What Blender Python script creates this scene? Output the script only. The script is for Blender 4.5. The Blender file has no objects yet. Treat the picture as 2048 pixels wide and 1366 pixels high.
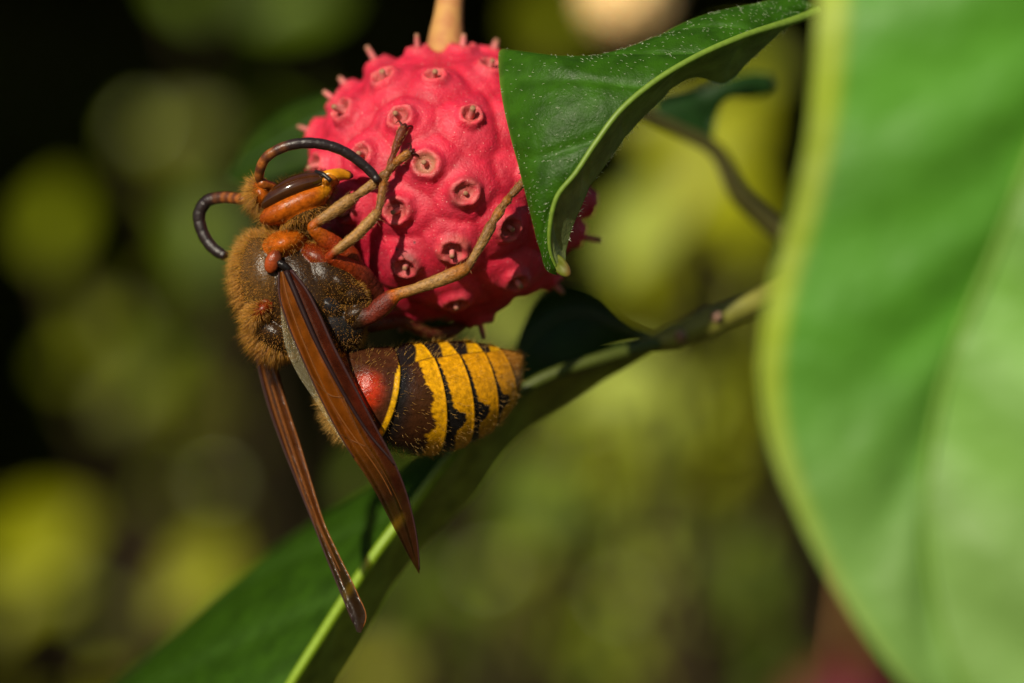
import bpy, bmesh, math, random
import numpy as np
from mathutils import Vector, Matrix

random.seed(7)
RNG = np.random.default_rng(11)
S = 0.001            # everything is laid out in millimetres
ZH = 1.0             # height of the picture centre above the ground, metres
D = 280.0            # camera distance to the plane y = 0, mm
PXMM = 30.0          # photograph pixels per mm on that plane
R = math.radians
scn = bpy.context.scene
COL = scn.collection

# ------------------------------------------------------------------ camera, sky, sun, exposure
cam_d = bpy.data.cameras.new('camera')
cam = bpy.data.objects.new('camera', cam_d)
COL.objects.link(cam)
cam.location = (0, -D * S, ZH)
cam.rotation_euler = (R(90), 0, 0)
cam_d.sensor_width = 36.0
cam_d.lens = 36.0 * D / (2048 / PXMM)
cam_d.clip_start = 0.01
cam_d.clip_end = 200.0
cam_d.dof.use_dof = True
cam_d.dof.focus_distance = (D - 2.3) * S
cam_d.dof.aperture_fstop = cam_d.lens / 11.5
cam_d.dof.aperture_blades = 0
scn.camera = cam

SUN = Vector((-0.37, -0.77, 0.51)).normalized()      # towards the sun
world = bpy.data.worlds.new('World')
scn.world = world
world.use_nodes = True
nt = world.node_tree
sky = nt.nodes.new('ShaderNodeTexSky')
sky.sky_type = 'NISHITA'
sky.sun_disc = False
sky.sun_elevation = math.asin(SUN.z)
sky.sun_rotation = math.atan2(SUN.x, SUN.y) % (2 * math.pi)
bg = nt.nodes['Background']
bg.inputs['Strength'].default_value = 0.05
nt.links.new(sky.outputs[0], bg.inputs['Color'])

sun_d = bpy.data.lights.new('sun', 'SUN')
sun_d.energy = 5.0
sun_d.angle = R(0.53)
sun_d.color = (1.0, 0.90, 0.72)
sun = bpy.data.objects.new('sun', sun_d)
COL.objects.link(sun)
sun.location = SUN * 3 + Vector((0, 0, ZH))
sun.rotation_euler = SUN.to_track_quat('Z', 'Y').to_euler()

vs = scn.view_settings
vs.view_transform = 'Standard'
vs.look = 'None'
vs.exposure = 0.3
vs.gamma = 1.0
vs.use_curve_mapping = False
scn.render.engine = 'CYCLES'
scn.cycles.use_denoising = True
try:
    scn.cycles.denoiser = 'OPENIMAGEDENOISE'
    scn.cycles.denoising_input_passes = 'RGB_ALBEDO_NORMAL'
except Exception:
    pass
scn.cycles.max_bounces = 10
scn.cycles.transparent_max_bounces = 12
scn.cycles.sample_clamp_indirect = 6.0
scn.cycles.caustics_reflective = False
scn.cycles.caustics_refractive = False

# ------------------------------------------------------------------ helpers
def P(px, py, y=0.0):
    """photograph pixel + depth y (mm behind the focus plane) -> mm"""
    k = (D + y) / D / PXMM
    return np.array([(px - 1024) * k, y, (683 - py) * k])

def PP(lst):
    return np.array([P(*q[:3]) for q in lst])

def lerp(a, b, t):
    return a + (b - a) * t

def sstep(a, b, x):
    t = np.clip((np.asarray(x, float) - a) / (b - a), 0, 1)
    return t * t * (3 - 2 * t)

def catmull(pts, n):
    """resample any (N,k) control polygon to n points, smooth, by chord length"""
    p = np.asarray(pts, float)
    if len(p) < 3:
        t = np.linspace(0, 1, n)[:, None]
        return p[0] * (1 - t) + p[-1] * t
    d = np.maximum(np.linalg.norm(np.diff(p[:, :3], axis=0), axis=1), 1e-6)
    u = np.concatenate([[0], np.cumsum(d)])
    m = np.gradient(p, u, axis=0)
    # monotone-ish tangents
    q = np.linspace(0, u[-1], n)
    i = np.clip(np.searchsorted(u, q, side='right') - 1, 0, len(d) - 1)
    h = d[i][:, None]
    t = ((q - u[i]) / d[i])[:, None]
    return ((2*t**3 - 3*t**2 + 1) * p[i] + (t**3 - 2*t**2 + t) * h * m[i]
            + (-2*t**3 + 3*t**2) * p[i+1] + (t**3 - t**2) * h * m[i+1])

def frames(pts):
    t = np.gradient(pts, axis=0)
    t /= np.maximum(np.linalg.norm(t, axis=1), 1e-9)[:, None]
    up = np.array([0, -1.0, 0])
    if abs(t[0] @ up) > 0.9:
        up = np.array([1.0, 0, 0])
    a = up - t[0] * (up @ t[0]); a /= np.linalg.norm(a)
    A = [a]
    for k in range(1, len(pts)):
        a = A[-1] - t[k] * (A[-1] @ t[k])
        a /= max(np.linalg.norm(a), 1e-9)
        A.append(a)
    A = np.array(A)
    return t, A, np.cross(t, A)

def tube(pts, rad, seg=12, flat=1.0, cap=True):
    """tapered tube; returns verts, faces, parameter (row index) per vertex"""
    pts = np.asarray(pts, float)
    n = len(pts)
    rad = np.broadcast_to(np.asarray(rad, float), (n,))
    _, A, B = frames(pts)
    ang = np.linspace(0, 2 * np.pi, seg, endpoint=False)
    v = (pts[:, None, :] + rad[:, None, None] * (np.cos(ang)[None, :, None] * A[:, None, :] * flat
         + np.sin(ang)[None, :, None] * B[:, None, :])).reshape(-1, 3)
    f = []
    for i in range(n - 1):
        for j in range(seg):
            k = (j + 1) % seg
            f.append((i*seg + j, i*seg + k, (i+1)*seg + k, (i+1)*seg + j))
    row = np.repeat(np.arange(n), seg)
    if cap:
        v = np.vstack([v, pts[0], pts[-1]])
        a, b = n * seg, n * seg + 1
        for j in range(seg):
            k = (j + 1) % seg
            f.append((a, k, j)); f.append((b, (n-1)*seg + j, (n-1)*seg + k))
        row = np.concatenate([row, [0, n - 1]])
    return v, f, row

def grid_faces(nu, nv, off=0, wrap=False):
    f = []
    for i in range(nu - 1):
        for j in range(nv if wrap else nv - 1):
            k = (j + 1) % nv
            f.append((off + i*nv + j, off + (i+1)*nv + j, off + (i+1)*nv + k, off + i*nv + k))
    return f

class MB:
    def __init__(self):
        self.v, self.f, self.c, self.n = [], [], [], 0
    def add(self, v, f, c=(1, 1, 1)):
        v = np.asarray(v, float)
        c = np.asarray(c, float)
        if c.ndim == 1:
            c = np.tile(c, (len(v), 1))
        self.f += [tuple(int(i) + self.n for i in q) for q in f]
        self.v.append(v); self.c.append(c); self.n += len(v)
        return self
    def arrays(self):
        return np.vstack(self.v), self.f, np.vstack(self.c)

def new_mesh(name, v, f, c=None, base=(0, 0, 0), smooth=True):
    me = bpy.data.meshes.new(name)
    v = (np.asarray(v, float) - np.asarray(base)) * S
    me.from_pydata(v.tolist(), [], [tuple(q) for q in f])
    if c is not None:
        at = me.color_attributes.new('Col', 'FLOAT_COLOR', 'POINT')
        rgba = np.ones((len(v), 4), np.float32)
        rgba[:, :3] = np.clip(c, 0, 1)
        at.data.foreach_set('color', rgba.ravel())
    if smooth:
        me.polygons.foreach_set('use_smooth', np.ones(len(me.polygons), bool))
    me.update()
    return me

BASE = {}
def tag(o, label=None, cat=None, group=None, kind=None):
    if label: o['label'] = label
    if cat: o['category'] = cat
    if group: o['group'] = group
    if kind: o['kind'] = kind
    return o

def thing(name, label, cat, base, group=None):
    o = bpy.data.objects.new(name, None)
    o.empty_display_size = 0.002
    COL.objects.link(o)
    o.location = Vector(np.asarray(base, float) * S) + Vector((0, 0, ZH))
    BASE[o.name] = np.asarray(base, float)
    return tag(o, label, cat, group)

def part(name, v, f, mat, parent, c=None, kind=None, label=None, smooth=True):
    b = BASE[parent.name]
    o = bpy.data.objects.new(name, new_mesh(name, v, f, c, b, smooth))
    COL.objects.link(o)
    o.parent = parent
    BASE[o.name] = b
    o.data.materials.append(mat)
    if kind: o['kind'] = kind
    if label: o['label'] = label
    return o

# ------------------------------------------------------------------ materials
def material(name, col=None, rough=0.5, spec=0.5, var=None, var_col=None, bump=None, bump2=None, sss=None,
             transl=None, coat=0.0, sheen=0.0, clear=None, rough_var=None, speck=None):
    """col None = vertex colour 'Col'. var=(freq per mm, amount); bump=(freq per mm, height mm);
    speck=(freq per mm, threshold, colour)"""
    m = bpy.data.materials.new(name)
    m.use_nodes = True
    t = m.node_tree
    N, L = t.nodes, t.links
    b = N['Principled BSDF']
    out = N['Material Output']
    tc = N.new('ShaderNodeTexCoord')
    def noise(freq, detail=4.0, rough_=0.55):
        n = N.new('ShaderNodeTexNoise')
        n.inputs['Scale'].default_value = freq / S
        n.inputs['Detail'].default_value = detail
        n.inputs['Roughness'].default_value = rough_
        L.new(tc.outputs['Object'], n.inputs['Vector'])
        return n
    def mixc(fac, a, bb, mode='MIX'):
        x = N.new('ShaderNodeMix'); x.data_type = 'RGBA'; x.blend_type = mode
        for s_, v_ in ((0, fac), (6, a), (7, bb)):
            if hasattr(v_, 'links'): L.new(v_, x.inputs[s_])
            elif s_ == 0: x.inputs[0].default_value = v_
            else: x.inputs[s_].default_value = (*v_, 1)
        return x.outputs[2]
    def ramp(sock, a, bb):
        r = N.new('ShaderNodeMapRange')
        r.inputs[1].default_value = a; r.inputs[2].default_value = bb
        L.new(sock, r.inputs[0])
        return r.outputs[0]
    if col is None:
        at = N.new('ShaderNodeAttribute'); at.attribute_name = 'Col'
        c = at.outputs['Color']
    else:
        rg = N.new('ShaderNodeRGB'); rg.outputs[0].default_value = (*col, 1)
        c = rg.outputs[0]
    if var:
        n = noise(var[0])
        f = ramp(n.outputs['Fac'], 0.3, 0.7)
        if var_col:
            c2 = mixc(var[1], c, var_col)
        else:
            k = 1 - var[1]
            c2 = mixc(1.0, c, (k, k, k), 'MULTIPLY')
        c = mixc(f, c, c2)
    if speck:
        n = noise(speck[0], 2.0)
        f = ramp(n.outputs['Fac'], speck[1], speck[1] + 0.04)
        c = mixc(f, c, speck[2])
    L.new(c, b.inputs['Base Color'])
    b.inputs['Roughness'].default_value = rough
    if rough_var:
        n = noise(rough_var[0])
        r = N.new('ShaderNodeMapRange')
        r.inputs[1].default_value = 0.3; r.inputs[2].default_value = 0.7
        r.inputs[3].default_value = rough - rough_var[1]; r.inputs[4].default_value = rough + rough_var[1]
        L.new(n.outputs['Fac'], r.inputs[0]); L.new(r.outputs[0], b.inputs['Roughness'])
    b.inputs['Specular IOR Level'].default_value = spec
    b.inputs['Coat Weight'].default_value = coat
    b.inputs['Coat Roughness'].default_value = 0.12
    b.inputs['Sheen Weight'].default_value = sheen
    if sss:
        b.inputs['Subsurface Weight'].default_value = sss[0]
        b.inputs['Subsurface Radius'].default_value = sss[1]
        b.inputs['Subsurface Scale'].default_value = sss[2] * S
    nrm = None
    for bp in (bump, bump2):
        if bp:
            n = noise(bp[0], bp[2] if len(bp) > 2 else 3.0)
            u = N.new('ShaderNodeBump')
            u.inputs['Strength'].default_value = 1.0
            u.inputs['Distance'].default_value = bp[1] * S
            L.new(n.outputs['Fac'], u.inputs['Height'])
            if nrm: L.new(nrm, u.inputs['Normal'])
            nrm = u.outputs[0]
    if nrm: L.new(nrm, b.inputs['Normal'])
    sh = b.outputs[0]
    if transl:
        tr = N.new('ShaderNodeBsdfTranslucent')
        tcol = mixc(1.0, c, transl[1], 'MULTIPLY')
        L.new(tcol, tr.inputs['Color'])
        if nrm: L.new(nrm, tr.inputs['Normal'])
        mx = N.new('ShaderNodeMixShader'); mx.inputs[0].default_value = transl[0]
        L.new(sh, mx.inputs[1]); L.new(tr.outputs[0], mx.inputs[2]); sh = mx.outputs[0]
    if clear:
        tp = N.new('ShaderNodeBsdfTransparent'); tp.inputs[0].default_value = (*clear[1], 1)
        mx = N.new('ShaderNodeMixShader'); mx.inputs[0].default_value = clear[0]
        L.new(sh, mx.inputs[1]); L.new(tp.outputs[0], mx.inputs[2]); sh = mx.outputs[0]
    L.new(sh, out.inputs['Surface'])
    return m

M = {}
M['flesh'] = material('fruit_flesh', None, 0.52, 0.4, var=(0.8, 0.38), bump=(5.5, 0.06), bump2=(14, 0.03),
                      sss=(0.25, (1.0, 0.25, 0.2), 0.6), rough_var=(3.0, 0.12), speck=(8.0, 0.70, (0.75, 0.42, 0.36)))
M['style'] = material('fruit_style', None, 0.6, 0.3, var=(6, 0.3), bump=(10, 0.03))
M['stalk'] = material('fruit_stalk', (0.34, 0.13, 0.055), 0.65, 0.2, var=(0.9, 0.9), var_col=(0.46, 0.27, 0.08), bump=(4, 0.05))
M['chitin'] = material('hornet_cuticle', None, 0.22, 0.20, var=(3.0, 0.55), bump=(6, 0.035), bump2=(16, 0.014), rough_var=(2.5, 0.10))
M['abdomen'] = M['chitin']
M['limb'] = material('hornet_limb', None, 0.34, 0.25, var=(5, 0.62), bump=(10, 0.06), bump2=(3, 0.06), rough_var=(4, 0.15))
M['antenna'] = material('hornet_antenna', None, 0.30, 0.4, var=(5, 0.5), bump=(9, 0.035))
M['eye'] = material('hornet_eye', (0.050, 0.015, 0.003), 0.06, 0.35, var=(0.8, 0.6), coat=0.5)
M['mandible'] = material('hornet_mandible', None, 0.3, 0.5, var=(5, 0.25), bump=(12, 0.015))
M['fur'] = material('hornet_fur', None, 0.38, 0.5, transl=(0.35, (1.0, 0.8, 0.5)))
M['wing'] = material('wing_membrane', None, 0.13, 0.45, var=(0.9, 0.5), bump=(1.6, 0.08), bump2=(14, 0.012),
                     transl=(0.40, (1.0, 0.75, 0.5)), clear=(0.30, (0.70, 0.28, 0.05)), coat=0.3)
M['hind_wing'] = material('hind_wing_membrane', (0.30, 0.25, 0.12), 0.16, 1.0, bump=(4.0, 0.16), bump2=(12, 0.06),
                          clear=(0.70, (0.9, 0.85, 0.6)), coat=1.0)
M['vein'] = material('wing_vein', None, 0.5, 0.12, var=(5, 0.3))
M['leaf'] = material('dogwood_leaf', None, 0.38, 0.13, var=(0.6, 0.5), bump=(1.8, 0.08), bump2=(8, 0.035),
                     transl=(0.25, (1.6, 2.0, 0.5)), rough_var=(1.0, 0.1))
M['rib'] = material('leaf_rib', None, 0.45, 0.4, var=(3, 0.25), transl=(0.2, (1.3, 1.5, 0.5)))
M['leaf_hair'] = material('leaf_hair', (0.75, 0.78, 0.6), 0.4, 0.5)
M['front_leaf'] = material('foreground_leaf', None, 0.5, 0.28, var=(0.10, 0.30), bump=(0.25, 0.5), transl=(0.30, (1.5, 1.9, 0.5)))
M['twig'] = material('twig_bark', (0.10, 0.07, 0.035), 0.8, 0.2, var=(0.6, 0.5), bump=(2, 0.1))
M['green_stem'] = material('green_stem', None, 0.5, 0.35, var=(0.8, 0.3), bump=(3, 0.05))
def bgleaf(name, c):
    return material(name, c, 0.38, 0.12, var=(0.12, 0.35), transl=(0.35, (1.3, 1.5, 0.4)))
M['bg_yellow'] = bgleaf('yellow_green_leaf', (0.30, 0.32, 0.004))
M['bg_green'] = bgleaf('mid_green_leaf', (0.13, 0.21, 0.005))
M['bg_pale'] = bgleaf('pale_green_leaf', (0.40, 0.48, 0.06))
M['bg_mid'] = bgleaf('dim_yellow_leaf', (0.20, 0.24, 0.003))
M['bg_glossy'] = material('glossy_green_leaf', (0.26, 0.34, 0.008), 0.22, 0.35, var=(0.2, 0.3), transl=(0.3, (1.3, 1.5, 0.4)))
M['bg_olive'] = bgleaf('olive_leaf', (0.15, 0.17, 0.004))
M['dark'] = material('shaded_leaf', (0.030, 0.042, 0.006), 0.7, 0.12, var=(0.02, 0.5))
M['soil'] = material('soil', (0.07, 0.05, 0.03), 0.9, 0.1, var=(0.01, 0.5), bump=(0.05, 4))

# ------------------------------------------------------------------ setting: ground, dark shrub behind, unseen canopy added above for shade
v = np.array([[-60000, -60000, 0], [60000, -60000, 0], [60000, 60000, 0], [-60000, 60000, 0]], float) - [0, 0, ZH / S]
ground = bpy.data.objects.new('ground', new_mesh('ground', v, [(0, 1, 2, 3)]))
ground.location = (0, 0, ZH)
COL.objects.link(ground); ground.data.materials.append(M['soil']); tag(ground, kind='structure')

def leaf_unit():
    """one simple cupped leaf of length 1 along +x, normal +z"""
    nu, nv = 7, 5
    u = np.linspace(0, 1, nu); w = np.linspace(-1, 1, nv)
    hw = 0.27 * np.sin(np.pi * np.clip(u, 0.02, 0.985) ** 0.8) ** 0.8
    v = []
    for i in range(nu):
        for j in range(nv):
            v.append((u[i], hw[i] * w[j], 0.10 * abs(w[j]) * hw[i] / 0.27 * 0.6 - 0.16 * (u[i] - 0.3) ** 2))
    return np.array(v), grid_faces(nu, nv)
LU, LF = leaf_unit()

def rot_from(normal, along):
    n = np.asarray(normal, float); n = n / np.linalg.norm(n)
    a = np.asarray(along, float); a = a - n * (a @ n); a /= max(np.linalg.norm(a), 1e-6)
    return np.column_stack([a, np.cross(n, a), n])

def leaf_mass(count, boxes, size, jit):
    vs_, fs_, n = [], [], 0
    for k in range(count):
        b = boxes[k % len(boxes)]
        p = np.array([RNG.uniform(b[0], b[1]), RNG.uniform(b[2], b[3]), RNG.uniform(b[4], b[5])])
        nrm = np.array([-0.2, -0.6, 0.7]) + RNG.normal(0, jit, 3)
        m = rot_from(nrm, RNG.normal(0, 1, 3))
        s = RNG.uniform(*size)
        vs_.append(p + (LU * s) @ m.T)
        fs_ += [tuple(i + n for i in q) for q in LF]
        n += len(LU)
    return np.vstack(vs_), fs_

shrub = thing('dogwood_shrub', 'dense dark shaded shrub foliage filling the gaps behind the blurred twigs, with an unseen canopy added overhead for shade', 'shrub', (0, 1000, -ZH / S))
boxes = [(-420, 420, 900, 1250, -330, 330)] * 4 + [(-900, 900, 950, 1300, -800, 500)] * 2 + [(-1100, 600, 470, 1000, 180, 420)] * 4  # last box: overhead leaves out of view, added to shade the background
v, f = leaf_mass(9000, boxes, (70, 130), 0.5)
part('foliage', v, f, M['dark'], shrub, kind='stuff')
for (x, y) in ((-420, 1080), (-120, 1150), (180, 1060), (430, 1160)):
    top = np.array([x * 1.4 + RNG.uniform(-80, 80), y - 250, 380])
    path = catmull([(x, y, -ZH / S - 5), (x * 1.1 + 25, y + 20, -500), (x * 1.2 - 20, y - 30, 0), top], 24)
    v, f, _ = tube(path, np.linspace(16, 5, 24), 10)
    part('stem', v, f, M['twig'], shrub)

# ------------------------------------------------------------------ blurred twigs in the sunlit depth behind
LEAF_MESH = {}
def bg_leaf_mesh(mat):
    if mat not in LEAF_MESH:
        me = new_mesh('leaf', LU, LF)
        me.materials.append(M[mat])
        LEAF_MESH[mat] = me
    return LEAF_MESH[mat]

TW_LABEL = 'out-of-focus sunlit leafy twig in the shrub behind the fruit'
TW_GROUP = 'blurred leafy twigs behind the fruit'
def twig(px, py, r, mat, depth, extra=3, label=None, dark=0.0, seed=0):
    rg = np.random.default_rng(seed + int(px) * 7 + int(py))
    c = P(px, py, depth)
    k = (D + depth) / D / PXMM
    size = 1.75 * r * k
    extra = extra + 4
    end = c + np.array([rg.uniform(-25, 25), rg.uniform(60, 140), -rg.uniform(90, 160)])
    hue = {'bg_yellow': 'yellow-green', 'bg_green': 'mid-green', 'bg_pale': 'pale green', 'bg_olive': 'dull olive', 'bg_mid': 'dim yellow', 'bg_glossy': 'shiny green'}[mat]
    where = ("behind the hornet's back" if px < 520 and py < 700 else "behind the hornet's wings" if px < 520 else
             'beside the fruit stalk' if px < 1150 and py < 100 else 'below the abdomen, under the long leaf' if px < 880 and py > 900 else
             'behind the hooked stem' if px > 1180 and py < 620 else 'right under the fruit' if py < 700 else
             'between the long leaf and the foreground leaf')
    t = thing('leafy_twig', 'out-of-focus %s %s leaves on a twig %s' % ('big' if r >= 115 else 'small' if r <= 80 else 'medium-sized', hue, where), 'twig', end, TW_GROUP)
    mid = (c + end) / 2 + np.array([rg.uniform(-10, 10), rg.uniform(10, 30), 0])
    path = catmull([end, mid, c + np.array([0, 6, -size * 0.35])], 16)
    v, f, _ = tube(path, np.linspace(1.6, 0.6, 16), 8)
    part('stem', v, f, M['twig'], t)
    for q in range(1 + extra):
        if q == 0:
            p = c
            nrm = np.array(SUN) * 0.8 + np.array([0.1, -0.55, 0.1]) + rg.normal(0, 0.18, 3)
            s = size
        else:
            j = path[-1 - min(q, 10)]
            p = j + rg.normal(0, size * 0.42, 3) * np.array([1, 0.8, 0.9]) + np.array([0, 14, size * 0.12 * q])
            nrm = np.array(SUN) * 0.5 + np.array([0, -0.2, 0.3]) + rg.normal(0, 0.5, 3)
            s = size * rg.uniform(0.28, 0.62)
        along = rg.normal(0, 1, 3) * np.array([1, 0.4, 1])
        m = rot_from(nrm, along)
        o = bpy.data.objects.new('leaf', bg_leaf_mesh(mat))
        COL.objects.link(o); o.parent = t
        p = p - m[:, 0] * s * 0.5
        M4 = Matrix(np.vstack([np.column_stack([m * s, (p - end) * S]), [0, 0, 0, 1]]).tolist())
        o.matrix_local = M4
    return t

for (px, py, r, mat, dep, ex) in [
    (110, 440, 105, 'bg_mid', 330, 1), (370, 265, 95, 'bg_olive', 330, 1), (400, 480, 105, 'bg_green', 320, 2),
    (270, 790, 80, 'bg_olive', 330, 1), (390, 815, 70, 'bg_olive', 350, 0), (60, 1080, 150, 'bg_yellow', 300, 3),
    (390, 1160, 120, 'bg_yellow', 260, 1), (580, 5, 110, 'bg_green', 330, 1), (370, -20, 70, 'bg_green', 340, 0),
    (1430, 300, 200, 'bg_yellow', 200, 2), (1290, 440, 130, 'bg_pale', 220, 1), (1330, 250, 120, 'bg_yellow', 230, 1),
    (1010, 640, 75, 'bg_pale', 180, 0), (1190, 800, 95, 'bg_pale', 200, 0), (1370, 820, 120, 'bg_pale', 260, 2),
    (1430, 960, 95, 'bg_yellow', 280, 2), (1090, 1010, 130, 'bg_green', 320, 3), (1310, 1120, 95, 'bg_yellow', 320, 1),
    (840, 1180, 100, 'bg_green', 330, 1), (1180, 1290, 80, 'bg_green', 340, 1), (760, 1350, 95, 'bg_yellow', 320, 1),
    (740, 960, 60, 'bg_green', 300, 0), (1060, 1240, 90, 'bg_olive', 340, 1), (1100, 40, 120, 'bg_olive', 300, 1),
    (1500, 560, 90, 'bg_yellow', 240, 1), (200, 640, 90, 'bg_olive', 340, 0), (1480, 1130, 110, 'bg_green', 330, 1), (1260, 740, 90, 'bg_pale', 230, 1), (1450, 740, 80, 'bg_mid', 260, 1), (1170, 920, 90, 'bg_mid', 300, 1), (1480, 420, 120, 'bg_yellow', 230, 1), (1500, 120, 90, 'bg_mid', 240, 1)]:
    twig(px, py, r, mat, dep, ex)

rt = np.random.default_rng(21)
for (x0, x1, y0, y1, n) in ((930, 1480, 760, 1080, 9), (880, 1450, 1100, 1320, 4), (60, 460, 960, 1260, 3),
                            (260, 520, 200, 520, 2), (1240, 1500, 260, 540, 3)):
    for k in range(n):
        twig(rt.uniform(x0, x1), rt.uniform(y0, y1), rt.uniform(28, 46), 'bg_glossy', rt.uniform(330, 420), -3, seed=k)

# ------------------------------------------------------------------ leaf builder from three outlines
GREEN = np.array([0.030, 0.105, 0.010]); RIB = np.array([0.22, 0.33, 0.04])
def leaf_blade(mid, edges, nu, nv, bulge, cols, vein=None, rim=None):
    """mid and each edge: lists of (px,py,y). Returns MB of the blade; u runs base to tip"""
    mb = MB()
    mc = catmull(PP(mid), nu)
    for e, bl, col in zip(edges, bulge, cols):
        ec = catmull(PP(e), nu)
        w = np.linspace(0, 1, nv)
        v = mc[:, None, :] * (1 - w)[None, :, None] + ec[:, None, :] * w[None, :, None]
        t = np.gradient(mc, axis=0)
        nrm = np.cross(ec - mc, t); nrm /= np.maximum(np.linalg.norm(nrm, axis=1), 1e-6)[:, None]
        nrm *= np.sign(-nrm[:, 1:2] + 1e-9)
        wid = np.linalg.norm(ec - mc, axis=1)
        v = v + nrm[:, None, :] * (np.sin(np.pi * w)[None, :, None] * (bl * wid)[:, None, None])
        c = np.tile(np.array(col), (nu, nv, 1)).astype(float)
        if vein is not None:
            u = np.linspace(0, 1, nu)[:, None]; ww = w[None, :]
            ph = (u - 0.20 * ww ** 0.8 + 0.08 * ww ** 2) * vein[0]
            dd = np.abs(ph - np.round(ph)) / vein[0] * 30.0
            k = np.exp(-(dd / vein[1]) ** 2) * (1 - 0.7 * ww)
            v = v - nrm[:, None, :] * (k * vein[2])[:, :, None]
            ridge = np.exp(-(np.abs(np.abs(ph - np.floor(ph)) - 0.5) / 0.35) ** 2)
            v = v + nrm[:, None, :] * (ridge * vein[2] * 0.9 * np.sin(np.pi * ww ** 0.6))[:, :, None]
            c = lerp(c, np.array(col) * 1.5 + 0.01, (k * 0.6)[:, :, None])
        if rim is not None:
            kk = sstep(1 - rim[0], 1.0 - rim[0] * 0.6, w)[None, :, None]
            c = lerp(c, np.array(rim[1]), kk)
        mb.add(v.reshape(-1, 3), grid_faces(nu, nv), c.reshape(-1, 3))
    return mb, mc

# --- the leaf lying over the fruit
mid = [(1640, 22, 3.0), (1590, 40, 1.5), (1480, 75, -1.5), (1380, 120, -3.2), (1300, 170, -4.2), (1240, 222, -4.8),
       (1190, 288, -5.0), (1150, 348, -5.0), (1115, 392, -4.8), (1100, 450, -4.4), (1100, 500, -3.8), (1112, 536, -3.2)]
upper = [(1640, 14, 3.0), (1600, -4, 2.6), (1500, 8, 1.2), (1400, 32, 1.0), (1300, 76, 1.2), (1200, 112, 1.5),
         (1130, 120, 1.6), (1060, 112, 1.6), (1000, 100, 1.0), (997, 130, 0.2), (1003, 190, -1.2), (1020, 270, -2.6), (1045, 365, -3.3), (1060, 425, -3.6),
         (1078, 495, -3.4), (1098, 545, -3.0), (1120, 552, -3.0)]
lower = [(1640, 28, 3.0), (1585, 50, 2.0), (1500, 122, 2.2), (1452, 166, 2.6), (1390, 156, 1.8), (1300, 222, 0.6), (1240, 290, -0.6),
         (1208, 335, -1.6), (1182, 372, -2.2), (1160, 420, -2.6), (1140, 470, -2.8), (1132, 515, -2.6), (1130, 540, -2.8)]
lf = thing('dogwood_leaf', 'glossy dark green leaf folded along its pale midrib, lying against the red fruit', 'leaf', P(1640, 20, 3))
mb, mc = leaf_blade(mid, [upper, lower], 150, 34, [0.10, -0.03], [(0.030, 0.10, 0.004), (0.20, 0.25, 0.09)], vein=(6.0, 0.35, 0.22), rim=(0.035, (0.10, 0.17, 0.02)))  # lower half: pale underside, lightened further in colour for missing light
v, f, c = mb.arrays()
part('blade', v, f, M['leaf'], lf, c)
up_grid = v[:150 * 34].reshape(150, 34, 3)
rr = np.interp(np.linspace(0, 1, 150), [0, 0.2, 0.85, 1], [0.34, 0.24, 0.17, 0.10])
v, f, _ = tube(mc + np.array([0, -0.08, 0]), rr, 10)
part('midrib', v, f, M['rib'], lf, np.tile([0.17, 0.27, 0.03], (len(v), 1)))
def squashed(px, py, y, ra, rb, rd, ang):
    a = R(ang); c0 = P(px, py, y); V = []
    for t in np.linspace(0.02, np.pi - 0.02, 18):
        for p in np.linspace(0, 2 * np.pi, 26, endpoint=False):
            l = np.array([ra * math.sin(t) * math.cos(p), -rd * math.cos(t), rb * math.sin(t) * math.sin(p)])
            if t < 1.2: l[1] += rd * 0.7 * math.exp(-(t / 0.62) ** 2)
            V.append(c0 + [l[0] * math.cos(a) - l[2] * math.sin(a), l[1], l[0] * math.sin(a) + l[2] * math.cos(a)])
    return np.array(V), grid_faces(18, 26, 0, True)
v, f = squashed(1119, 530, -3.25, 1.0, 0.50, 0.3, -48)
part('curled_tip', v, f, M['rib'], lf, lerp(np.array([0.13, 0.15, 0.012]), np.array([0.16, 0.08, 0.02]), sstep(0.1, 0.8, (v - v.mean(0))[:, 0])[:, None]))

def hairs(pts, dirs, length, rad, bend, cols, rg):
    """tapered three-sided bent hairs in one mesh"""
    n = len(pts)
    dirs = dirs / np.maximum(np.linalg.norm(dirs, axis=1), 1e-6)[:, None]
    a = np.cross(dirs, np.array([0.3, 0.5, 0.8])); a /= np.maximum(np.linalg.norm(a, axis=1), 1e-6)[:, None]
    b = np.cross(dirs, a)
    L = np.asarray(length)[:, None]
    midp = pts + dirs * L * 0.5 + bend * L * 0.10
    tip_ = pts + dirs * L + bend * L * 0.40
    V = np.zeros((n, 7, 3))
    for j in range(3):
        an = j * 2.0944
        o = a * math.cos(an) + b * math.sin(an)
        rd_ = np.broadcast_to(np.asarray(rad, float), (n,))[:, None]
        V[:, j] = pts + o * rd_ - dirs * 0.04
        V[:, 3 + j] = midp + o * rd_ * 0.75
    V[:, 6] = tip_
    F0 = np.array([(0, 1, 4, 3), (1, 2, 5, 4), (2, 0, 3, 5)])
    F1 = np.array([(3, 4, 6), (4, 5, 6), (5, 3, 6)])
    off = (np.arange(n) * 7)[:, None, None]
    f = [tuple(q) for q in (F0[None] + off).reshape(-1, 4).tolist()] + [tuple(q) for q in (F1[None] + off).reshape(-1, 3).tolist()]
    return V.reshape(-1, 3), f, np.repeat(cols, 7, axis=0)

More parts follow.
